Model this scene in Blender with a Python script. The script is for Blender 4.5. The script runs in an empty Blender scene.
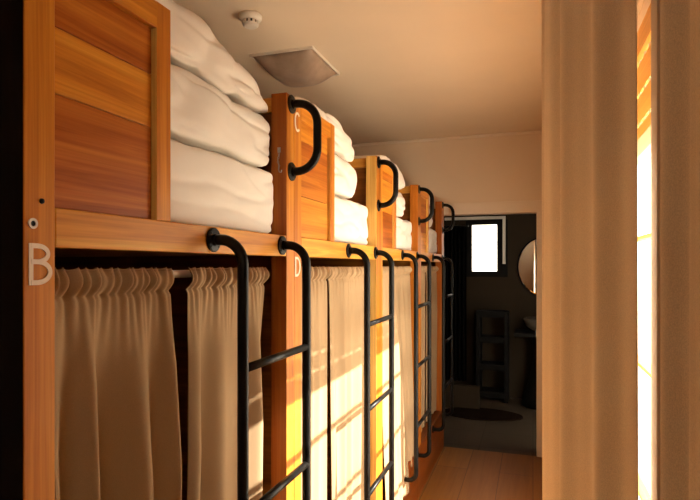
import bpy, bmesh, math, random
from mathutils import Vector, Matrix, noise
from math import sin, cos, pi, atan, tan, radians

EYE = 1.6
S = bpy.context.scene
COL = S.collection
random.seed(4)

# ------------------------------------------------------------------ materials
def new_mat(name):
    m = bpy.data.materials.new(name); m.use_nodes = True
    nt = m.node_tree; nt.nodes.clear()
    out = nt.nodes.new('ShaderNodeOutputMaterial')
    return m, nt, out

def principled(nt, out, col, rough=.5, metal=0, spec=.5):
    b = nt.nodes.new('ShaderNodeBsdfPrincipled')
    b.inputs['Base Color'].default_value = (*col, 1)
    b.inputs['Roughness'].default_value = rough
    b.inputs['Metallic'].default_value = metal
    b.inputs['Specular IOR Level'].default_value = spec
    nt.links.new(b.outputs[0], out.inputs[0])
    return b

def coords(nt, scale, rand=True):
    tc = nt.nodes.new('ShaderNodeTexCoord')
    mp = nt.nodes.new('ShaderNodeMapping'); mp.inputs['Scale'].default_value = scale
    nt.links.new(tc.outputs['Object'], mp.inputs[0])
    if rand:
        oi = nt.nodes.new('ShaderNodeObjectInfo')
        mu = nt.nodes.new('ShaderNodeMath'); mu.operation = 'MULTIPLY'; mu.inputs[1].default_value = 37
        nt.links.new(oi.outputs['Random'], mu.inputs[0])
        nt.links.new(mu.outputs[0], mp.inputs['Location'])
    return mp

def noise_node(nt, mp, scale=1, detail=4, rough=.55, dist=0):
    n = nt.nodes.new('ShaderNodeTexNoise')
    n.inputs['Scale'].default_value = scale; n.inputs['Detail'].default_value = detail
    n.inputs['Roughness'].default_value = rough; n.inputs['Distortion'].default_value = dist
    nt.links.new(mp.outputs[0], n.inputs['Vector'])
    return n

def ramp(nt, fac, stops):
    r = nt.nodes.new('ShaderNodeValToRGB')
    els = r.color_ramp.elements
    while len(els) < len(stops): els.new(.5)
    for e, (p, c) in zip(els, stops): e.position = p; e.color = (*c, 1)
    nt.links.new(fac, r.inputs[0])
    return r

def wood(name, axis, dark, mid, light, rough=.42, fine=1.0, spec=.22):
    """timber with the grain running along the given axis"""
    m, nt, out = new_mat(name)
    if name.startswith("timber") and "stain" not in name and "pale" not in name: dark, mid, light = [(c[0], c[1]*.90, c[2]*.5) for c in (dark, mid, light)]
    b = principled(nt, out, mid, rough, spec=spec)
    a = 'xyz'.index(axis)
    s1 = [26*fine]*3; s1[a] = 1.1
    s2 = [170*fine]*3; s2[a] = 2.5
    n1 = noise_node(nt, coords(nt, s1), 1, 5, .6, .6)
    n2 = noise_node(nt, coords(nt, s2), 1, 3, .6)
    r1 = ramp(nt, n1.outputs['Fac'], [(.30, dark), (.5, mid), (.68, light)])
    r2 = ramp(nt, n2.outputs['Fac'], [(.3, (.78, .72, .66)), (.62, (1, 1, 1))])
    mx = nt.nodes.new('ShaderNodeMix'); mx.data_type = 'RGBA'; mx.blend_type = 'MULTIPLY'
    mx.inputs[0].default_value = .85
    nt.links.new(r1.outputs[0], mx.inputs[6]); nt.links.new(r2.outputs[0], mx.inputs[7])
    nt.links.new(mx.outputs[2], b.inputs['Base Color'])
    bp = nt.nodes.new('ShaderNodeBump'); bp.inputs['Strength'].default_value = .12; bp.inputs['Distance'].default_value = .002
    nt.links.new(n2.outputs['Fac'], bp.inputs['Height']); nt.links.new(bp.outputs[0], b.inputs['Normal'])
    return m

def plain(name, col, rough=.6, metal=0, var=.06, scale=3, bump=0, spec=.5):
    m, nt, out = new_mat(name)
    b = principled(nt, out, col, rough, metal, spec)
    n = noise_node(nt, coords(nt, (scale,)*3, False), 1, 5)
    d = tuple(max(0, c*(1-var)) for c in col); l = tuple(min(1, c*(1+var)) for c in col)
    r = ramp(nt, n.outputs['Fac'], [(.3, d), (.7, l)])
    nt.links.new(r.outputs[0], b.inputs['Base Color'])
    if bump:
        n2 = noise_node(nt, coords(nt, (scale*30,)*3, False), 1, 3)
        bp = nt.nodes.new('ShaderNodeBump'); bp.inputs['Strength'].default_value = bump; bp.inputs['Distance'].default_value = .002
        nt.links.new(n2.outputs['Fac'], bp.inputs['Height']); nt.links.new(bp.outputs[0], b.inputs['Normal'])
    return m

def cloth(name, col, trans=.25, weave=900, tcol=None):
    m, nt, out = new_mat(name)
    d = nt.nodes.new('ShaderNodeBsdfDiffuse'); t = nt.nodes.new('ShaderNodeBsdfTranslucent')
    mp = coords(nt, (1, 1, 1), False)
    n = noise_node(nt, mp, weave, 2)
    r = ramp(nt, n.outputs['Fac'], [(.35, tuple(c*.88 for c in col)), (.65, tuple(min(1, c*1.08) for c in col))])
    nt.links.new(r.outputs[0], d.inputs[0])
    t.inputs[0].default_value = (*(tcol or col), 1)
    mx = nt.nodes.new('ShaderNodeMixShader'); mx.inputs[0].default_value = trans
    nt.links.new(d.outputs[0], mx.inputs[1]); nt.links.new(t.outputs[0], mx.inputs[2])
    nt.links.new(mx.outputs[0], out.inputs[0])
    bp = nt.nodes.new('ShaderNodeBump'); bp.inputs['Strength'].default_value = .15; bp.inputs['Distance'].default_value = .001
    nt.links.new(n.outputs['Fac'], bp.inputs['Height']); nt.links.new(bp.outputs[0], d.inputs['Normal'])
    return m

def glass_mat(name):
    m, nt, out = new_mat(name)
    t = nt.nodes.new('ShaderNodeBsdfTransparent'); g = nt.nodes.new('ShaderNodeBsdfGlossy')
    g.inputs['Roughness'].default_value = .02
    f = nt.nodes.new('ShaderNodeValue'); f.outputs[0].default_value = .05
    mx = nt.nodes.new('ShaderNodeMixShader')
    nt.links.new(f.outputs[0], mx.inputs[0]); nt.links.new(t.outputs[0], mx.inputs[1]); nt.links.new(g.outputs[0], mx.inputs[2])
    nt.links.new(mx.outputs[0], out.inputs[0])
    return m

def planks_floor(name):
    m, nt, out = new_mat(name)
    b = principled(nt, out, (.4, .2, .08), .42, 0, .25)
    tc = nt.nodes.new('ShaderNodeTexCoord'); mp = nt.nodes.new('ShaderNodeMapping')
    mp.inputs['Rotation'].default_value = (0, 0, pi/2)
    mp.inputs['Location'].default_value = (0, .245, 0)
    nt.links.new(tc.outputs['Object'], mp.inputs[0])
    br = nt.nodes.new('ShaderNodeTexBrick')
    br.inputs['Scale'].default_value = 1; br.inputs['Brick Width'].default_value = 1.25
    br.inputs['Row Height'].default_value = .245; br.inputs['Mortar Size'].default_value = .0022
    br.inputs['Color1'].default_value = (.31, .13, .024, 1); br.inputs['Color2'].default_value = (.26, .10, .017, 1)
    br.inputs['Mortar'].default_value = (.10, .035, .012, 1)
    nt.links.new(mp.outputs[0], br.inputs['Vector'])
    n = noise_node(nt, coords(nt, (28, 1.6, 1), False), 1, 5, .6, .5)
    r = ramp(nt, n.outputs['Fac'], [(.3, (.72, .66, .6)), (.65, (1, 1, 1))])
    mx = nt.nodes.new('ShaderNodeMix'); mx.data_type = 'RGBA'; mx.blend_type = 'MULTIPLY'; mx.inputs[0].default_value = .8
    nt.links.new(br.outputs[0], mx.inputs[6]); nt.links.new(r.outputs[0], mx.inputs[7])
    nt.links.new(mx.outputs[2], b.inputs['Base Color'])
    return m

def tile_floor(name):
    m, nt, out = new_mat(name)
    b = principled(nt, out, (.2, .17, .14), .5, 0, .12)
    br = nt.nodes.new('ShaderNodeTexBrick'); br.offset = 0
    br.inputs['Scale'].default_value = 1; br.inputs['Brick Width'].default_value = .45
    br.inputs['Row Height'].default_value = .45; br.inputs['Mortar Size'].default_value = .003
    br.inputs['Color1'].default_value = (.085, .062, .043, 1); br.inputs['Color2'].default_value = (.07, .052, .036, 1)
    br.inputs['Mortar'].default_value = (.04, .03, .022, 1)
    nt.links.new(coords(nt, (1, 1, 1), False).outputs[0], br.inputs['Vector'])
    nt.links.new(br.outputs[0], b.inputs['Base Color'])
    return m

M = {}
D_, M_, L_ = (.36, .11, .018), (.56, .215, .036), (.72, .34, .07)
M['post'] = wood('timber_vertical', 'z', D_, M_, L_)
M['red'] = wood('timber_vertical_red', 'z', (.24, .06, .014), (.40, .125, .028), (.50, .19, .05))
M['pale'] = wood('timber_vertical_pale', 'z', (.62, .33, .07), (.78, .48, .13), (.86, .58, .20))
M['rail'] = wood('timber_horizontal', 'y', (.48, .18, .03), (.68, .33, .07), (.82, .50, .14))
M['board'] = wood('timber_board', 'y', (.24, .055, .008), (.42, .125, .02), (.58, .22, .045))
M['board2'] = wood('timber_board_light', 'y', (.46, .16, .022), (.66, .275, .045), (.76, .38, .08))
M['side'] = wood('timber_partition', 'x', (.14, .045, .012), (.22, .08, .02), (.30, .12, .035))
M['cap'] = wood('timber_cap', 'x', (.45, .2, .05), (.62, .32, .09), (.7, .4, .14))
M['plinth'] = wood('timber_plinth', 'y', (.13, .030, .007), (.21, .055, .013), (.28, .085, .02), .35)
M['stain'] = wood('timber_black_stained', 'z', (.002, .001, .0005), (.004, .002, .001), (.009, .004, .0015), .9, 1, .03)  # near-black grain tones for the upright at the left edge
M['winwood'] = wood('timber_window', 'y', (.60, .34, .12), (.74, .46, .18), (.82, .56, .26))
M['blackmetal'] = plain('black_powder_coated_steel', (.006, .0055, .005), .36, 0, .2, 60, .05, .16)
M['steel'] = plain('dull_steel', (.45, .42, .38), .35, 1, .05, 40)
M['paint'] = plain('cream_paint', (.67, .54, .40), .8, 0, .03, 2, .06)
M['ceilpaint'] = plain('ceiling_paint', (.70, .575, .43), .85, 0, .03, 2, .04)
M['trimpaint'] = plain('cream_gloss_paint', (.68, .57, .45), .5, 0, .02, 2)
M['white'] = plain('white_plastic', (.72, .66, .58), .45, 0, .02, 5)
M['letter'] = plain('cream_lettering', (.82, .70, .56), .6, 0, .05, 80)
M['hole'] = plain('black_hole', (.004, .004, .004), .9, 0, 0, 5)
M['curtain'] = cloth('bunk_curtain_linen', (.41, .28, .16), .10)
M['drape'] = cloth('window_curtain_linen', (.82, .70, .53), .05, 500, (.80, .66, .48))
M['sheet'] = plain('white_cotton', (.80, .765, .70), .9, 0, .02, 8, .08, .2)
M['sheet2'] = plain('white_cotton_pillowcase', (.78, .73, .655), .9, 0, .02, 8, .08, .2)
M['glass'] = glass_mat('window_glass')
M['lampglass'] = plain('smoked_lamp_glass', (.34, .25, .19), .3, 0, .35, 7)
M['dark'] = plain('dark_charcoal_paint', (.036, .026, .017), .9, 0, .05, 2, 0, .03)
M['darkcloth'] = plain('black_fabric', (.003, .0025, .0025), .95, 0, .1, 20, 0, .05)
M['blackwood'] = plain('black_painted_wood', (.004, .003, .0025), .7, 0, .1, 20, 0, .15)
M['sink'] = plain('glazed_ceramic', (.09, .075, .06), .2, 0, .02, 5)
M['rug'] = plain('dark_rug_pile', (.018, .010, .007), 1, 0, .3, 80, .4, 0)
M['floor'] = planks_floor('laminate_floor')
M['tile'] = tile_floor('tile_floor')
m, nt, out = new_mat('mirror_glass'); principled(nt, out, (.8, .78, .75), .02, 1); M['mirror'] = m
M['outside'] = plain('outdoor_concrete', (.62, .58, .52), .9, 0, .08, 3)
M['weather'] = plain('outdoor_weatherboard', (.70, .66, .60), .8, 0, .05, 3)

# ------------------------------------------------------------------ mesh helpers
def obj(name, bm, mat, parent=None, smooth=False, bevel=0, mats=None):
    bmesh.ops.recalc_face_normals(bm, faces=bm.faces)
    me = bpy.data.meshes.new(name); bm.to_mesh(me); bm.free()
    for mm in (mats or [mat]): me.materials.append(mm)
    if smooth:
        for p in me.polygons: p.use_smooth = True
    o = bpy.data.objects.new(name, me); COL.objects.link(o)
    if parent: 
        o.parent = parent
        # meshes are written in world coordinates: take the root's location back out
        r = parent
        off = Vector((0, 0, 0))
        while r: off += r.location; r = r.parent
        me.transform(Matrix.Translation(-off))
    if bevel:
        b = o.modifiers.new('bevel', 'BEVEL'); b.width = bevel; b.segments = 2; b.limit_method = 'ANGLE'
    return o

def box(bm, x0, x1, y0, y1, z0, z1):
    if x0 > x1: x0, x1 = x1, x0
    if y0 > y1: y0, y1 = y1, y0
    r = bmesh.ops.create_cube(bm, size=1, matrix=Matrix.Translation(((x0+x1)/2, (y0+y1)/2, (z0+z1)/2)) @ Matrix.Diagonal((x1-x0, y1-y0, z1-z0, 1)))
    return r['verts']

def bx(*a):
    bm = bmesh.new(); box(bm, *a); return bm

def tube(bm, pts, r, seg=14):
    pts = [Vector(p) for p in pts]; rings = []
    up = None
    for i, p in enumerate(pts):
        t = (pts[min(i+1, len(pts)-1)] - pts[max(i-1, 0)]).normalized()
        if up is None: up = t.orthogonal().normalized()
        up = (up - t*up.dot(t)).normalized(); w = t.cross(up)
        rings.append([bm.verts.new(p + (up*cos(a)+w*sin(a))*r) for a in [2*pi*k/seg for k in range(seg)]])
    for a, b in zip(rings, rings[1:]):
        for k in range(seg): bm.faces.new((a[k], a[(k+1) % seg], b[(k+1) % seg], b[k]))
    bm.faces.new(rings[0]); bm.faces.new(rings[-1])

def lathe(bm, prof, mat4=Matrix.Identity(4), seg=32):
    rings = []
    for r, z in prof:
        rings.append([bm.verts.new(mat4 @ Vector((r*cos(2*pi*k/seg), r*sin(2*pi*k/seg), z))) for k in range(seg)])
    for a, b in zip(rings, rings[1:]):
        for k in range(seg): bm.faces.new((a[k], a[(k+1) % seg], b[(k+1) % seg], b[k]))
    bm.faces.new(rings[0]); bm.faces.new(rings[-1])

TO_X = Matrix.Rotation(pi/2, 4, 'Y')      # local z -> world +x
def arc(cx, cz, y, r, a0, a1, n=10):
    return [(cx + r*cos(a0+(a1-a0)*i/n), y, cz + r*sin(a0+(a1-a0)*i/n)) for i in range(n+1)]

def empty(name, loc=(0, 0, 0)):
    o = bpy.data.objects.new(name, None); o.location = loc; o.empty_display_size = .1; COL.objects.link(o); return o

def tag(o, label=None, cat=None, group=None, kind=None):
    if label: o['label'] = label
    if cat: o['category'] = cat
    if group: o['group'] = group
    if kind: o['kind'] = kind
    return o

def struct(name, bm, mat, label=None, parent=None, **k):
    o = obj(name, bm, mat, parent, **k)
    if not parent: tag(o, label, name.split('_')[0], kind='structure')
    return o

# ------------------------------------------------------------------ dimensions
XF = -.745                   # front face of the bunk row
CEIL = EYE + 1.13
YE = 4.85                    # end wall
XR = .20                     # inner face of the right wall
XL = -2.85
YB = -1.9
H = lambda h: EYE + h

# ------------------------------------------------------------------ room shell
struct('floor', bx(XL, XR, YB, YE, -.08, 0), M['floor'], 'orange brown laminate plank floor of the corridor')
struct('ceiling', bx(XL-.1, XR+.14, YB-.1, YE+.12, CEIL, CEIL+.1), M['ceilpaint'], 'cream painted ceiling above the bunks')
struct('wall_left', bx(XL-.1, XL, YB, YE, 0, CEIL), M['paint'], 'cream wall behind the bunks')
struct('wall_back', bx(XL-.1, XR+.14, YB-.1, YB, 0, CEIL), M['paint'], 'cream wall behind the camera')
# end wall with the doorway
DX0, DX1, DH = -.80, .05, EYE+.447
bm = bmesh.new()
box(bm, XL-.1, DX0, YE, YE+.12, 0, CEIL); box(bm, DX1, XR+.14, YE, YE+.12, 0, CEIL); box(bm, DX0, DX1, YE, YE+.12, DH, CEIL)
struct('wall_end', bm, M['paint'], 'cream end wall above the dark doorway')
struct('trim_1', bx(DX0-.06, XR, YE-.012, YE, DH, H(.545)), M['trimpaint'], 'flat cream lintel board over the doorway', bevel=.003)
struct('trim_2', bx(XL, XR, YE-.022, YE, CEIL-.022, CEIL), M['trimpaint'], 'thin cream strip where end wall meets ceiling', bevel=.006)
struct('trim_3', bx(DX1-.022, DX1+.06, YE-.016, YE+.13, 0, DH), M['trimpaint'], 'cream painted jamb on the right of the doorway', bevel=.002)
tag(obj('hinge', bx(DX1-.026, DX1-.0222, YE-.006, YE+.03, H(.36), H(.42)), M['plinth']), 'brown hinge near the top of the doorway jamb', 'hinge')
tag(obj('strike_plate', bx(DX1-.026, DX1-.0222, YE-.006, YE+.03, H(-.60), H(-.54)), M['steel']), 'pale metal strike plate halfway down the doorway jamb', 'strike plate')

# right wall with the window opening
WY0, WY1, WZ0, WZ1 = 1.035, 3.57, EYE-1.28, EYE+.50
bm = bmesh.new()
T = .12
box(bm, XR, XR+T, YB, -1.60, 0, CEIL); box(bm, XR, XR+T, -.20, WY0, 0, CEIL); box(bm, XR, XR+T, -1.60, -.20, 0, 2.0); box(bm, XR, XR+T, -1.60, -.20, 2.45, CEIL); box(bm, XR, XR+T, WY1, YE, 0, CEIL)  # the high rear opening belongs to the added window
box(bm, XR, XR+T, WY0, WY1, 0, WZ0); box(bm, XR, XR+T, WY0, WY1, WZ1, CEIL)
struct('wall_right', bm, M['paint'], 'cream right wall with the sunny window')
fr = bmesh.new()
fx0, fx1 = XR+.045, XR+.085
box(fr, fx0, fx1, WY0, WY1, WZ0, WZ0+.05); box(fr, fx0, fx1, WY0, WY1, WZ1-.05, WZ1)
for y in (WY0, WY1-.045): box(fr, fx0, fx1, y, y+.045, WZ0+.05, WZ1-.05)
wf = obj('window_1', fr, M['winwood']); tag(wf, 'timber framed window behind the long curtains', 'window', kind='structure')
mb = bmesh.new()
for z in (1.665, 1.345, 1.02):
    box(mb, fx0+.008, fx1-.008, WY0+.045, WY1-.045, z, z+.009)
obj('glazing_bar', mb, M['winwood'], wf)
obj('window_glass', bx(XR+.063, XR+.067, WY0+.045, WY1-.045, WZ0+.05, WZ1-.05), M['glass'], wf)
obj('window_sill', bx(XR-.012, XR+.045, WY0, WY1, WZ0-.02, WZ0), M['winwood'], wf, bevel=.002)
# window reveal / architrave lining
bm = bmesh.new()
for y in (WY0-.05, WY1): box(bm, XR-.012, XR, y, y+.05, WZ0, WZ1+.05)
box(bm, XR-.012, XR, WY0, WY1, WZ1, WZ1+.05)
obj('architrave', bm, M['trimpaint'], wf, bevel=.002)

w3 = bmesh.new()  # unseen window added behind the camera to brighten the near bunks
for a in ((-1.60, -1.56, 2.0, 2.45), (-.24, -.20, 2.0, 2.45), (-1.56, -.24, 2.0, 2.04), (-1.56, -.24, 2.41, 2.45)): box(w3, XR+.045, XR+.085, *a)
w3 = obj('added_window', w3, M['winwood']); tag(w3, 'added high window behind the camera, lighting the near bunks', 'window', kind='structure')
obj('window_glass', bx(XR+.063, XR+.067, -1.56, -.24, 2.04, 2.41), M['glass'], w3)

# part-raised timber venetian blind hanging in the window head
bl = empty('window_blind', (XR+.02, (WY0+WY1)/2, WZ1))
tag(bl, 'raised timber slat blind at the top of the sunny window', 'blind')
BX0, BX1 = XR+.012, XR+.036
obj('head_rail', bx(BX0, BX1, WY0+.01, WY1-.01, H(.446), WZ1-.001), M['winwood'], bl)
zs = [(.376, .438), (.311, .368), (.276, .303)]
for a, b_ in zs: obj('slat', bx(BX0+.008, BX0+.014, WY0+.012, WY1-.012, H(a), H(b_)), M['winwood'], bl)
obj('bottom_rail', bx(BX0, BX1-.004, WY0+.01, WY1-.01, H(.232), H(.269)), M['trimpaint'], bl, bevel=.002)
bm = bmesh.new()
y = WY0+.03
while y < WY1-.03:
    box(bm, BX0+.0085, BX0+.0135, y, y+.015, H(.262), H(.45)); y += .052
tag(obj('ladder_tape', bm, M['trimpaint'], bl), kind='stuff')

# ------------------------------------------------------------------ bunks
def flange(bm, y, h, x=XF):
    lathe(bm, [(.030, 0), (.030, .004), (.027, .006), (.016, .007), (.0155, .012)], Matrix.Translation((x, y, H(h))) @ TO_X, 28)
    for k in range(4):
        a = pi/4 + k*pi/2
        lathe(bm, [(.0035, .005), (.0035, .0075), (.001, .008)], Matrix.Translation((x, y+.0225*cos(a), H(h)+.0225*sin(a))) @ TO_X, 8)

SO = .083   # stand-off of the tubes
def ladder(parent, yl, yr, hf=.063):
    bm = bmesh.new(); xo = XF+SO; R = .062
    for y in (yl, yr):
        zt, zb = H(hf), H(-1.285)
        pts = [(XF+.004, y, zt)] + arc(xo-R, zt-R, y, R, pi/2, 0) + arc(xo-R*.7, zb+R*.7, y, R*.7, 0, -pi/2) + [(XF+.004, y, zb)]
        tube(bm, pts, .0135, 16)
    L = obj('ladder', bm, M['blackmetal'], parent, smooth=False)
    for p in L.data.polygons: p.use_smooth = len(p.vertices) == 4
    for y in (yl, yr):
        for h in (hf, -1.285):
            fb = bmesh.new(); flange(fb, y, h); obj('flange', fb, M['blackmetal'], L)
    for h in (-.25, -.61, -.97):
        rb = bmesh.new(); tube(rb, [(xo, yl, H(h)), (xo, yr, H(h))], .011, 14)
        r = obj('rung', rb, M['blackmetal'], L)
        for p in r.data.polygons: p.use_smooth = len(p.vertices) == 4
    return L

def grab(parent, y, ht=.524, hb=.305):
    bm = bmesh.new(); xo = XF+.091; R = .070
    zt, zb = H(ht), H(hb)
    pts = [(XF+.004, y, zt)] + arc(xo-R, zt-R, y, R, pi/2, 0) + arc(xo-R, zb+R, y, R, 0, -pi/2) + [(XF+.004, y, zb)]
    tube(bm, pts, .0135, 16)
    L = obj('grab_handle', bm, M['blackmetal'], parent)
    for p in L.data.polygons: p.use_smooth = len(p.vertices) == 4
    for h in (ht, hb):
        fb = bmesh.new(); flange(fb, y, h); obj('flange', fb, M['blackmetal'], L)

def ribbon(bm, pts, w, x0, x1):
    """flat stroke in the y-z plane, w wide"""
    n = len(pts); P = [Vector((0, a, b)) for a, b in pts]; L = []; R = []
    for i in range(n):
        t = (P[min(i+1, n-1)] - P[max(i-1, 0)]).normalized(); s = Vector((0, -t.z, t.y))*w/2
        L.append(P[i]+s); R.append(P[i]-s)
    rows = []
    for i in range(n):
        rows.append([bm.verts.new((x, v.y, v.z)) for x in (x0, x1) for v in (L[i], R[i])])
    for a, b in zip(rows, rows[1:]):
        for i, j in ((0, 1), (1, 3), (3, 2), (2, 0)): bm.faces.new((a[i], a[j], b[j], b[i]))
    for r in (rows[0], rows[-1]): bm.faces.new((r[0], r[1], r[3], r[2]))

def letter(ch, yc, hc, parent, hgt=.066, w=.040):
    bm = bmesh.new(); z0, z1 = H(hc)-hgt/2, H(hc)+hgt/2; y0, y1 = yc-w/2, yc+w/2; s = .0078
    x0, x1 = XF+.0002, XF+.0012
    def ell(cy, cz, ry, rz, a0, a1, n=20): return [(cy+ry*cos(a0+(a1-a0)*i/n), cz+rz*sin(a0+(a1-a0)*i/n)) for i in range(n+1)]
    if ch == 'C':
        ribbon(bm, ell(yc, H(hc), w/2, hgt/2-s/2, radians(48), radians(312), 32), s, x0, x1)
    if ch == 'D':
        ribbon(bm, [(y0+s/2, z0), (y0+s/2, z1)], s, x0, x1)
        ribbon(bm, [(y0+s/2, z1-s/2), (y0+w*.35, z1-s/2)] + ell(y0+w*.35, H(hc), w*.62, hgt/2-s/2, pi/2, -pi/2, 24)[1:] + [(y0+s/2, z0+s/2)], s, x0, x1+.0001)
    if ch == 'B':
        ribbon(bm, [(y0+s/2, z0), (y0+s/2, z1)], s, x0, x1)
        zm = H(hc)+.004
        for za, zb, ww, q in ((zm, z1-s/2, .50, .0003), (z0+s/2, zm, .60, .0006)):
            ribbon(bm, [(y0+s/2, zb), (y0+w*.38, zb)] + ell(y0+w*.38, (za+zb)/2, w*ww, (zb-za)/2, pi/2, -pi/2, 18)[1:] + [(y0+s/2, za)], s, x0, x1+q)
    o = obj('letter', bm, M['letter'], parent)
    o['label'] = 'cream painted letter %s' % ch
    return o

def make_post(parent, yr, side):
    # two uprights side by side make one post
    bm = bmesh.new()
    box(bm, XF-.055, XF, yr-.12, yr-.0605, .3455, H(.553)); 
    box(bm, XF-.054, XF-.0005, yr-.0600, yr, .3455, H(.552))
    bm.normal_update()
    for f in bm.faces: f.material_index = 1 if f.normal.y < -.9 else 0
    return obj('post', bm, None, parent, bevel=.0025, mats=[M['post'], side])

POSTS = [.700, 1.710, 2.765, 3.805, 4.840]
LADS = [(1.167, 1.556), (2.205, 2.626), (3.22, 3.66), (4.275, 4.735)]
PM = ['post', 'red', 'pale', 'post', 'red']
BL = ['timber bunk with letter B on its post, nearest on the left',
      'timber bunk with letters C and D on its front post',
      'timber bunk third from the near end, with pale yellow post',
      'timber bunk furthest along the row, beside the dark doorway']
posts = []
for k in range(4):
    y = POSTS[k]; yn = POSTS[k+1]-.12
    b = empty('bunk_bed', (XF, y, 0)); tag(b, BL[k], 'bunk bed', 'timber bunks along the left side of the corridor')
    p = make_post(b, y, M[PM[k]]); posts.append((p, b))
    if k == 3: p5 = make_post(b, POSTS[4], M['red']); grab(b, POSTS[4]-.08)
    if k > 0: grab(b, y-.084)
    obj('rail', bx(XF-.040, XF-.0008, y, yn, H(.030), H(.0955)), M['rail'], b, bevel=.0025)
    # headboard-side front panel: three boards, top rail, stile
    hs = [.0955, .238 + .05*(k % 2 == 0), .40+.03*k, .497]
    bm = bmesh.new(); dk = .024 if k == 1 else 0
    for i in range(3):
        vs = box(bm, XF-.030, XF-.012, y, y+.2535+dk, H(hs[i])+.0008, H(hs[i+1])-.0008)
        for f in {f for v in vs for f in v.link_faces}: f.material_index = (i+k) % 2
    obj('front_panel', bm, None, b, bevel=.0015, mats=[M['board'], M['board2']])
    obj('top_rail', bx(XF-.040, XF-.0008, y, y+.300+dk, H(.497), H(.5525)), M['board2'], b, bevel=.002)
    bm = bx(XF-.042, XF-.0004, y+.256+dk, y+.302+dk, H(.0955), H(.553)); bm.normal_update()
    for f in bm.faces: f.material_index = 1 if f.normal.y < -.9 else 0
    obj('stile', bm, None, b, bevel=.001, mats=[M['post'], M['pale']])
    # partition to the previous bed, top rail of the partition
    obj('partition', bx(XF-.056, XL+.01, y-.085, y-.065, .02, H(.50)), M['side'], b)
    obj('partition_cap', bx(XF-.056, XL+.01, y-.098, y-.052, H(.50), H(.548)), M['cap'], b, bevel=.002)
    if k == 3:
        obj('partition', bx(XF-.056, XL+.01, POSTS[4]-.035, POSTS[4]-.015, .02, H(.50)), M['side'], b)
    obj('base_board', bx(XF-.060, XF-.0005, y-.1195, POSTS[4] if k == 3 else yn-.0005, 0, .345), M['plinth'], b, bevel=.003)
    obj('bed_base', bx(XF-.062, XL+.02, y-.05, yn-.001, .30, .335), M['side'], b)
    obj('bed_base', bx(XF-.041, XL+.02, y-.0, yn-.001, H(.032), H(.088)), M['side'], b)
    rb = bmesh.new(); tube(rb, [(XF-.060, y+.0, H(-.020)), (XF-.060, yn-.065, H(-.020))], .0095, 14)
    rd = obj('curtain_rod', rb, M['white'], b)
    for q in rd.data.polygons: q.use_smooth = len(q.vertices) == 4
    ladder(b, *LADS[k])

letter('B', .669, .002, posts[0][0])
letter('D', 1.674, -.004, posts[1][0])
letter('C', 1.674, .478, posts[1][0])
# small cream grommet and dark screw on the B post
bm = bmesh.new(); lathe(bm, [(.0045, 0), (.0045, .002), (.0085, .002), (.0085, 0)], Matrix.Translation((XF, .656, H(.066))) @ TO_X, 24)
g = obj('cable_grommet', bm, M['white'], posts[0][0]); 
bm = bmesh.new(); lathe(bm, [(.0044, 0), (.0044, .001)], Matrix.Translation((XF, .656, H(.066))) @ TO_X, 16); obj('hole', bm, M['hole'], posts[0][0])
bm = bmesh.new(); lathe(bm, [(.0045, 0), (.004, .002), (.001, .0028)], Matrix.Translation((XF, .673, H(.103))) @ TO_X, 16); obj('screw', bm, M['blackmetal'], posts[0][0])
# little chain latch hanging on the near side of the C post
bm = bmesh.new(); yc = POSTS[1]-.12; xc = XF-.026
box(bm, xc-.005, xc+.005, yc-.003, yc, H(.362), H(.378))
z = H(.364)
for i in range(9):
    r = .0042; pl = i % 2; dx = .002*sin(i*1.1)
    pts = [(xc+dx+(r*.6*cos(a) if pl else 0), yc-.006+(0 if pl else r*.6*cos(a)), z+r*sin(a)) for a in [2*pi*j/10 for j in range(11)]]
    tube(bm, pts, .0010, 6); z -= .0066
tube(bm, [(xc, yc-.006, z+.004), (xc+.003, yc-.006, z-.006), (xc+.009, yc-.006, z-.008), (xc+.011, yc-.006, z)], .0016, 8)
obj('chain_latch', bm, M['steel'], posts[1][0])

# dark upright closing the row at the left edge
struct('trim_4', bx(XF-.07, XF+.006, .36, .634, 0, CEIL), M['stain'], 'near-black upright board at the left edge of the picture')

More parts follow.
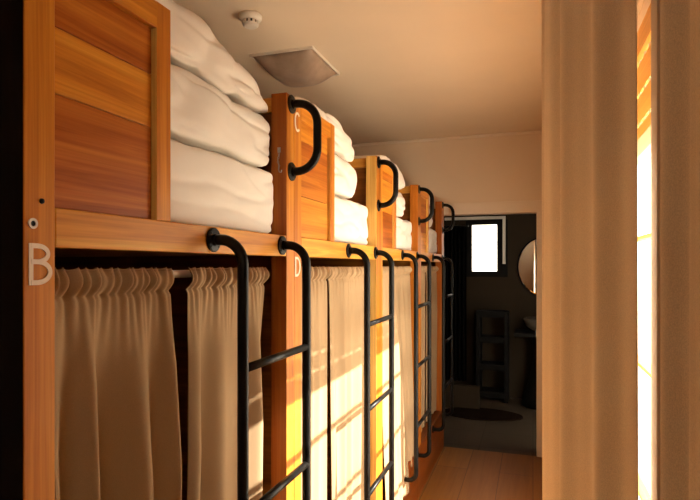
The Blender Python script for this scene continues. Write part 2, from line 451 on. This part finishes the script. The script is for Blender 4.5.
# ------------------------------------------------------------------ bunk curtains
def curtain(name, mat, y0t, y1t, y0b, y1b, ztop, zbot, xt, xb, seed, amp=.016, nf=5, ruffle=True, mid=None, rods=.0125):
    rnd = random.Random(seed)
    ny, nz = 150, 90
    bm = bmesh.new(); rows = []
    ph = [rnd.uniform(0, 6.28) for _ in range(6)]
    nr = (y1t-y0t)/.021
    for j in range(nz+1):
        v = (j/nz)**1.25                       # 0 at the top, denser near the heading
        z = ztop + (zbot-ztop)*v
        d = ztop-z
        row = []
        for i in range(ny+1):
            u = i/ny
            top, bot = y0t+(y1t-y0t)*u, y0b+(y1b-y0b)*u
            w = min(1, v*1.15)
            y = top + (bot-top)*w
            fine = sin(2*pi*nr*u + 1.5*sin(7*u+ph[0]))
            fine2 = sin(2*pi*nr*.5*u + ph[1])
            folds = sin(2*pi*nf*u + ph[2] + .7*sin(3*u*pi+ph[3]) + .25*v*sin(ph[4]+4*u))
            folds2 = sin(2*pi*nf*.47*u + ph[5] + v)
            gf = max(0, 1-d/.26); gf = gf*gf*gf
            a = amp*(.25+.75*min(1, d/.45))
            x = xt + (xb-xt)*v + a*(folds*.8+folds2*.35)*min(1, .15+d/.25) + (fine*.0062+fine2*.0045)*gf
            if ruffle:                          # rod pocket: cinch over the rod
                if d < .048: x += .010*sin(pi*d/.048) + .0045*sin(2*pi*nr*.8*u+ph[4]+9*d)*sin(pi*min(1, d/.048))
                x -= .006*math.exp(-((d-.050)/.007)**2)
                x += .003*sin(17*u+ph[1])*max(0, 1-d/.02)
                if j == 0: z += .0012*fine
            y += .004*cos(2*pi*nf*u+ph[2])*min(1, d/.3)
            row.append(bm.verts.new((x, y, z)))
        rows.append(row)
    for a, b in zip(rows, rows[1:]):
        for i in range(ny): bm.faces.new((a[i], a[i+1], b[i+1], b[i]))
    o = obj(name, bm, mat, None, smooth=True)
    s = o.modifiers.new('thickness', 'SOLIDIFY'); s.thickness = .0012; s.offset = 0
    return o

G = 'linen curtains across the lower bunks'
ZT = H(-.006); XC = XF-.040
def bc(label, *a, **k): return tag(curtain('bunk_curtain', M['curtain'], *a, **k), label, 'curtain', G)
XB = XF-.052
bc('brown linen bunk curtain beside the post marked B', .708, 1.045, .708, 1.075, ZT, .36, XC, XB, 3, amp=.042, nf=2.9)
bc('brown bunk curtain behind the nearest ladder', 1.115, 1.515, 1.088, 1.525, ZT, .36, XC, XB, 8, amp=.030, nf=2.6)
bc('sunlit bunk curtain just right of the post marked D', 1.722, 2.06, 1.722, 2.075, ZT, .36, XC, XB, 12, amp=.012, nf=3.4)
bc('sunlit bunk curtain behind the second ladder', 2.075, 2.60, 2.14, 2.60, ZT, .36, XC, XB, 17, amp=.014, nf=4.2)
bc('bunk curtain flaring out into the sun by the pale post', 2.775, 3.13, 2.79, 3.30, ZT, .22, XC, XF+.020, 23, amp=.010, nf=3.6)
bc('peach bunk curtain behind the third ladder', 3.14, 3.62, 3.34, 3.64, ZT, .30, XC, XF-.006, 29, amp=.010, nf=3.2)
bc('shaded bunk curtain right of the fourth post', 3.82, 4.19, 3.82, 4.23, ZT, .36, XC, XB, 31, amp=.010, nf=3.4)
bc('shaded bunk curtain furthest down the row near the doorway', 4.23, 4.68, 4.27, 4.68, ZT, .36, XC, XB, 37, amp=.010, nf=3.6)

# ------------------------------------------------------------------ bedding
def soft_block(name, x0, x1, y0, y1, z0, z1, r, seed, amp=.006, n=44, taper=0, sag=0, wr=0, mat=None, tilt=0, lift=0, K=3.0, tl=0):
    """rounded, wrinkled cloth block; r is the edge radius"""
    bm = bmesh.new(); c = Vector(((x0+x1)/2, (y0+y1)/2, (z0+z1)/2)); hx, hy, hz = (x1-x0)/2*K, (y1-y0)/2, (z1-z0)/2
    off = Vector((seed*3.7, seed*1.3, seed*.7))
    for ax in range(3):
        for sg in (-1, 1):
            g = [[None]*(n+1) for _ in range(n+1)]
            for i in range(n+1):
                for j in range(n+1):
                    q = [0, 0, 0]; q[ax] = sg; q[(ax+1) % 3] = 2*i/n-1; q[(ax+2) % 3] = 2*j/n-1
                    def warp(t): return (abs(t)**.85)*(1 if t > 0 else -1)
                    p = Vector((warp(q[0])*hx, warp(q[1])*hy, warp(q[2])*hz))
                    rr = min(r, hz*.999)
                    core = Vector((max(-hx+rr, min(hx-rr, p.x)), max(-hy+rr, min(hy-rr, p.y)), max(-hz+rr, min(hz-rr, p.z))))
                    dlt = p-core
                    nn = dlt.normalized() if dlt.length > 1e-9 else Vector((0, 0, 1))
                    if dlt.length > 1e-9: p = core + nn*rr
                    fy = p.y/hy; fx = p.x/hx
                    if taper:
                        k = 1-taper*max(0, (fy-(.15))/.85)**1.7
                        k *= 1-tl*max(0, (-fy-.15)/.85)**1.7
                        p.z = -hz + (p.z+hz)*k
                    if sag: p.z -= sag*fy*fy if p.z > 0 else 0
                    w = c+Vector((p.x/K, p.y, p.z))
                    d = amp*noise.fractal(Vector((w.x*4, w.y*4, w.z*7))+off, 1, 2, 4)
                    if wr:
                        s = noise.noise(Vector((w.x*2, w.y*3.2+w.z*4, w.z*13))+off)
                        d += -wr*math.exp(-(s*7)**2)
                        s = noise.noise(Vector((w.x*5, w.y*7-w.z*3, w.z*9))+off*2)
                        d += -wr*.6*math.exp(-(s*8)**2)
                    w = w + nn*d
                    w.z += tilt*fy + lift*(1-abs(fy))
                    g[i][j] = bm.verts.new(w)
            for i in range(n):
                for j in range(n): bm.faces.new((g[i][j], g[i+1][j], g[i+1][j+1], g[i][j+1]))
    bmesh.ops.remove_doubles(bm, verts=bm.verts, dist=.0004)
    return obj(name, bm, mat or M['sheet'], None, smooth=True)

def scale_last(o): return o
where = ['on the top bunk nearest the camera', 'on the top bunk right of the C post', 'on the top bunk right of the pale post', 'on the furthest top bunk by the doorway']
PT = [.628, .640, .635, .600]
for k in range(4):
    y = POSTS[k]; yn = POSTS[k+1]-.12
    a, b_ = y+.006, yn-.004
    e = .006 if k == 0 else .15          # the duvet and pillow stop short of the next post on the far beds
    tag(soft_block('mattress', -2.70, XF-.034, a, b_, H(.0905), H(.305), .045, 2+k, .003, 56, wr=.006), 'thick mattress in a wrinkled white sheet ' + where[k], 'mattress', 'mattresses on the top bunks')
    tag(soft_block('folded_duvet', -1.52, XF-.040, a+.005, b_-e, H(.308), H(.482), .055 if k == 0 else .080, 11+k, .007, 56, wr=.008, taper=.10, mat=M['sheet']), 'folded white duvet under the pillow ' + where[k], 'duvet', 'folded duvets on the top bunks')
    tag(soft_block('pillow', -1.18, XF-.042, a+.005, b_-e+.004, H(.483), H(PT[k]), .062 if k == 0 else .085, 21+k*3, .009, 56, wr=.012, taper=.86 if k == 0 else .45, tl=0 if k == 0 else .35, mat=M['sheet2']), 'plump white pillow topping the folded duvet ' + where[k], 'pillow', 'pillows on the folded duvets')

# ------------------------------------------------------------------ ceiling fittings
lx0, lx1, ly0, ly1 = -1.432, -1.080, 2.61, 3.02
lt = empty('ceiling_light', ((lx0+lx1)/2, (ly0+ly1)/2, CEIL)); tag(lt, 'square smoked glass dish light on the ceiling, switched off', 'ceiling light')
bm = bmesh.new(); n = 28; rows = []
for i in range(n+1):
    rows.append([])
    for j in range(n+1):
        u, v = 2*i/n-1, 2*j/n-1
        z = CEIL-.008 - .098*(1-abs(u)**3.4)*(1-abs(v)**3.4)
        rows[-1].append(bm.verts.new(((lx0+lx1)/2+u*(lx1-lx0)/2, (ly0+ly1)/2+v*(ly1-ly0)/2, z)))
for a, b_ in zip(rows, rows[1:]):
    for j in range(n): bm.faces.new((a[j], a[j+1], b_[j+1], b_[j]))
o = obj('glass_dish', bm, M['lampglass'], lt, smooth=True); s = o.modifiers.new('thickness', 'SOLIDIFY'); s.thickness = .005; s.offset = 1
bm = bmesh.new()
for a in ((lx0-.006, lx1+.006, ly0-.006, ly0), (lx0-.006, lx1+.006, ly1, ly1+.006), (lx0-.006, lx0, ly0, ly1), (lx1, lx1+.006, ly0, ly1)):
    box(bm, *a, CEIL-.014, CEIL)
obj('rim', bm, M['white'], lt)
sd = empty('smoke_detector', (-1.21, 2.20, CEIL)); tag(sd, 'round white smoke detector on the ceiling', 'smoke detector')
bm = bmesh.new(); lathe(bm, [(.050, 0), (.052, -.006), (.051, -.018), (.044, -.025), (.02, -.026)], Matrix.Translation((-1.21, 2.20, CEIL)), 36); obj('base', bm, M['white'], sd, smooth=True)
bm = bmesh.new(); lathe(bm, [(.030, -.0255), (.030, -.040)], Matrix.Translation((-1.21, 2.20, CEIL)), 24); obj('sensor', bm, M['hole'], sd)
bm = bmesh.new()
for k in range(10):
    a = 2*pi*k/10
    vs = box(bm, .027, .036, -.005, .005, -.040, -.025)
    bmesh.ops.transform(bm, matrix=Matrix.Translation((-1.21, 2.20, CEIL)) @ Matrix.Rotation(a, 4, 'Z'), verts=vs)
lathe(bm, [(.036, -.040), (.036, -.047), (.028, -.053), (.01, -.054)], Matrix.Translation((-1.21, 2.20, CEIL)), 32)
obj('cage', bm, M['white'], sd)

# ------------------------------------------------------------------ long window curtains on the right
def drape(label, path, seed, amp, nf, zt=CEIL-.03, zb=.03, spread=0):
    """hangs along a plan path (list of x,y)"""
    rnd = random.Random(seed); P = [Vector((a, b, 0)) for a, b in path]
    seg = [(q-p).length for p, q in zip(P, P[1:])]; L = sum(seg); ph = [rnd.uniform(0, 6) for _ in range(5)]
    def at(u):
        s = u*L
        for p, q, l in zip(P, P[1:], seg):
            if s <= l+1e-9: return p.lerp(q, s/l)
            s -= l
        return P[-1]
    bm = bmesh.new(); nu, nz = 200, 60; rows = []
    for j in range(nz+1):
        v = j/nz; z = zt+(zb-zt)*v; row = []
        for i in range(nu+1):
            u = i/nu; p = at(u); t = (at(min(1, u+.02))-at(max(0, u-.02))).normalized(); nrm = Vector((-t.y, t.x, 0))
            f = sin(2*pi*nf*u+ph[0]+.5*sin(4*u+ph[1])+.35*sin(1.3*v*pi+ph[2]+3*u))
            f2 = .35*sin(2*pi*nf*1.9*u+ph[3]+1.2*v)
            p = p + nrm*amp*(f+f2)*(.8+.25*v)
            row.append(bm.verts.new((p.x, p.y, z)))
        rows.append(row)
    for a, b in zip(rows, rows[1:]):
        for i in range(nu): bm.faces.new((a[i], a[i+1], b[i+1], b[i]))
    o = obj('window_curtain', bm, M['drape'], None, smooth=True)
    s = o.modifiers.new('thickness', 'SOLIDIFY'); s.thickness = .0015; s.offset = 0
    return tag(o, label, 'curtain', 'long curtains at the sunny window')
drape('long beige curtain hanging full height in the middle right of the picture', [(.167, 1.04), (.130, 1.15), (.070, 1.35), (.019, 1.64)], 5, .010, 3.2)
drape('long beige curtain filling the right edge of the picture', [(.165, .50), (.165, .62), (.163, .76), (.163, .835)], 9, .009, 2.2)
rb = bmesh.new(); tube(rb, [(.12, .40, CEIL-.02), (.12, 3.6, CEIL-.02)], .010, 12)
tag(obj('curtain_track', rb, M['white']), 'white track carrying the long window curtains', 'curtain track')

# ------------------------------------------------------------------ dark washroom beyond the doorway
YF = 6.90
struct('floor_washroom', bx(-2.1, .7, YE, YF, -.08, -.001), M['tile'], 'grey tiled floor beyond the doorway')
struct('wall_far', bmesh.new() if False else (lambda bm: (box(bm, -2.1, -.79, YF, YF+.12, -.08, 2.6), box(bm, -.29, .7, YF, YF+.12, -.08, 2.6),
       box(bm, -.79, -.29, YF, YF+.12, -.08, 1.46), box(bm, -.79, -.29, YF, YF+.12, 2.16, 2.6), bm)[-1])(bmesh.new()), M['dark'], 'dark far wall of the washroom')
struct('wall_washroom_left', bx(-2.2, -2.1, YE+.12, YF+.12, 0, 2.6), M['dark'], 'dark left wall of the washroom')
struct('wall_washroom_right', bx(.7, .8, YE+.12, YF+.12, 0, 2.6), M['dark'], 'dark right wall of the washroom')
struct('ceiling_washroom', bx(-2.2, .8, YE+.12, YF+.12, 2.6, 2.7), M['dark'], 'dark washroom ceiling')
bm = bmesh.new()
box(bm, -.79, -.29, YF-.01, YF+.04, 2.10, 2.16); box(bm, -.79, -.29, YF-.01, YF+.04, 1.46, 1.53)
box(bm, -.79, -.717, YF-.01, YF+.04, 1.53, 2.10); box(bm, -.417, -.29, YF-.01, YF+.04, 1.53, 2.10)
w2 = obj('window_2', bm, M['blackwood']); tag(w2, 'small bright window in the dark washroom', 'window', kind='structure')
obj('window_glass', bx(-.717, -.417, YF+.01, YF+.014, 1.53, 2.10), M['glass'], w2)
bm = bmesh.new(); box(bm, -1.05, -.315, YF-.03, YF-.012, 2.165, 2.20); box(bm, -.35, -.315, YF-.03, YF-.012, 1.62, 2.165)  # white strips standing in for the lit edge of the window reveal
obj('lit_reveal_edge', bm, M['white'], w2)
# outdoor surfaces seen through the windows
struct('ground', bx(-8, 12, -12, 22, -.25, -.1), M['outside'], 'pale ground outside the windows')

sc = obj('shower_curtain', (lambda bm: bm)(bmesh.new()), M['darkcloth']); bpy.data.objects.remove(sc)
bm = bmesh.new(); rows = []
for j in (0, 1):
    rows.append([bm.verts.new((-1.16+.44*i/80, 6.35+.03*sin(i*.75), .28+1.76*j)) for i in range(81)])
for i in range(80): bm.faces.new((rows[0][i], rows[0][i+1], rows[1][i+1], rows[1][i]))
o = obj('hanging_curtain', bm, M['darkcloth'], smooth=True); s = o.modifiers.new('thickness', 'SOLIDIFY'); s.thickness = .003
tag(o, 'black curtain hanging left of the washroom window', 'curtain')
rb = bmesh.new(); tube(rb, [(-2.1, 6.35, 2.05), (-.70, 6.35, 2.05), ], .010, 10)
tag(obj('curtain_pole', rb, M['blackmetal']), 'dark pole carrying the black washroom curtain', 'curtain pole')
struct('wall_low', bx(-2.1, -.56, 6.18, 6.24, 0, .26), M['dark'], 'low dark wall below the black curtain')

# round mirror
mr = empty('mirror', (.10, YF, EYE)); tag(mr, 'oval wall mirror with a thin dark frame in the washroom', 'mirror')
bm = bmesh.new()
RY = Matrix.Translation((.11, YF-.006, EYE-.015)) @ Matrix.Rotation(pi/2, 4, 'X') @ Matrix.Diagonal((.82, 1, 1, 1))
lathe(bm, [(.345, 0), (.345, .012), (.33, .014)], RY, 48); obj('glass', bm, M['mirror'], mr)
bm = bmesh.new(); tube(bm, [(RY @ Vector((.347*cos(a), .347*sin(a), .01))) for a in [2*pi*i/60 for i in range(61)]], .010, 8)
obj('frame', bm, M['blackwood'], mr, smooth=True)

# black open shelf
sh = empty('shelf_rack', (-.44, 6.7, 0)); tag(sh, 'black open shelf rack standing under the washroom window', 'shelf')
sx0, sx1 = -.640, -.270
for x in (sx0, sx1-.05): obj('side_panel', bx(x, x+.05, 6.60, 6.86, 0, 1.06), M['blackwood'], sh, bevel=.003)
for z in (.06, .38, .70, 1.0): obj('shelf', bx(sx0+.05, sx1-.05, 6.60, 6.86, z-.01, z+.06), M['blackwood'], sh)
# pedestal basin
bs = empty('washbasin', (.12, 6.62, 0)); tag(bs, 'dim basin on a dark flared pedestal beneath the mirror', 'washbasin')
bm = bmesh.new(); lathe(bm, [(.05, .84), (.14, .86), (.20, .92), (.215, 1.0), (.20, 1.0), (.18, .93), (.02, .88)], Matrix.Translation((.10, 6.62, 0)), 36); obj('bowl', bm, M['sink'], bs, smooth=True)
bm = bmesh.new(); lathe(bm, [(.22, 0), (.21, .10), (.15, .28), (.11, .45), (.09, .62), (.12, .78), (.15, .80)], Matrix.Translation((.10, 6.62, 0)), 36); obj('pedestal', bm, M['blackwood'], bs, smooth=True)
obj('counter', bx(-.20, .50, 6.40, 6.86, .80, .84), M['blackwood'], bs, bevel=.005)
# rug
bm = bmesh.new(); lathe(bm, [(.40, .0), (.40, .010), (.38, .014), (.01, .014)], Matrix.Translation((-.52, 6.02, 0)) @ Matrix.Diagonal((1.05, .6, 1, 1)), 40)
tag(obj('bath_rug', bm, M['rug']), 'dark rug on the tiled washroom floor', 'rug')

# ------------------------------------------------------------------ light
sun = bpy.data.lights.new('sun', 'SUN'); sun.energy = 24; sun.angle = radians(.6); sun.color = (1, .92, .80)
so = bpy.data.objects.new('sun', sun); COL.objects.link(so)
so.rotation_euler = Vector((-1, -.30, -.70)).to_track_quat('-Z', 'Y').to_euler(); so.location = (3, 2, 4)
w = bpy.data.worlds.new('sky'); S.world = w; w.use_nodes = True
nt = w.node_tree; bg = nt.nodes['Background']
bg.inputs[0].default_value = (1, .89, .71, 1); bg.inputs[1].default_value = 6.5

# ------------------------------------------------------------------ camera
cam = bpy.data.cameras.new('camera'); co = bpy.data.objects.new('camera', cam); COL.objects.link(co)
co.location = (0, 0, EYE); co.rotation_euler = (pi/2, 0, radians(18.498))
cam.sensor_width = 36; cam.lens = 547/700*36; cam.shift_y = 15.5/700; cam.clip_start = .02
S.camera = co
vs = S.view_settings; vs.view_transform = 'Standard'; vs.look = 'None'; vs.exposure = .10; vs.gamma = 1; vs.use_curve_mapping = False
S.cycles.max_bounces = 14; S.cycles.diffuse_bounces = 9; S.cycles.transparent_max_bounces = 12; S.cycles.transmission_bounces = 8
S.cycles.sample_clamp_indirect = 6
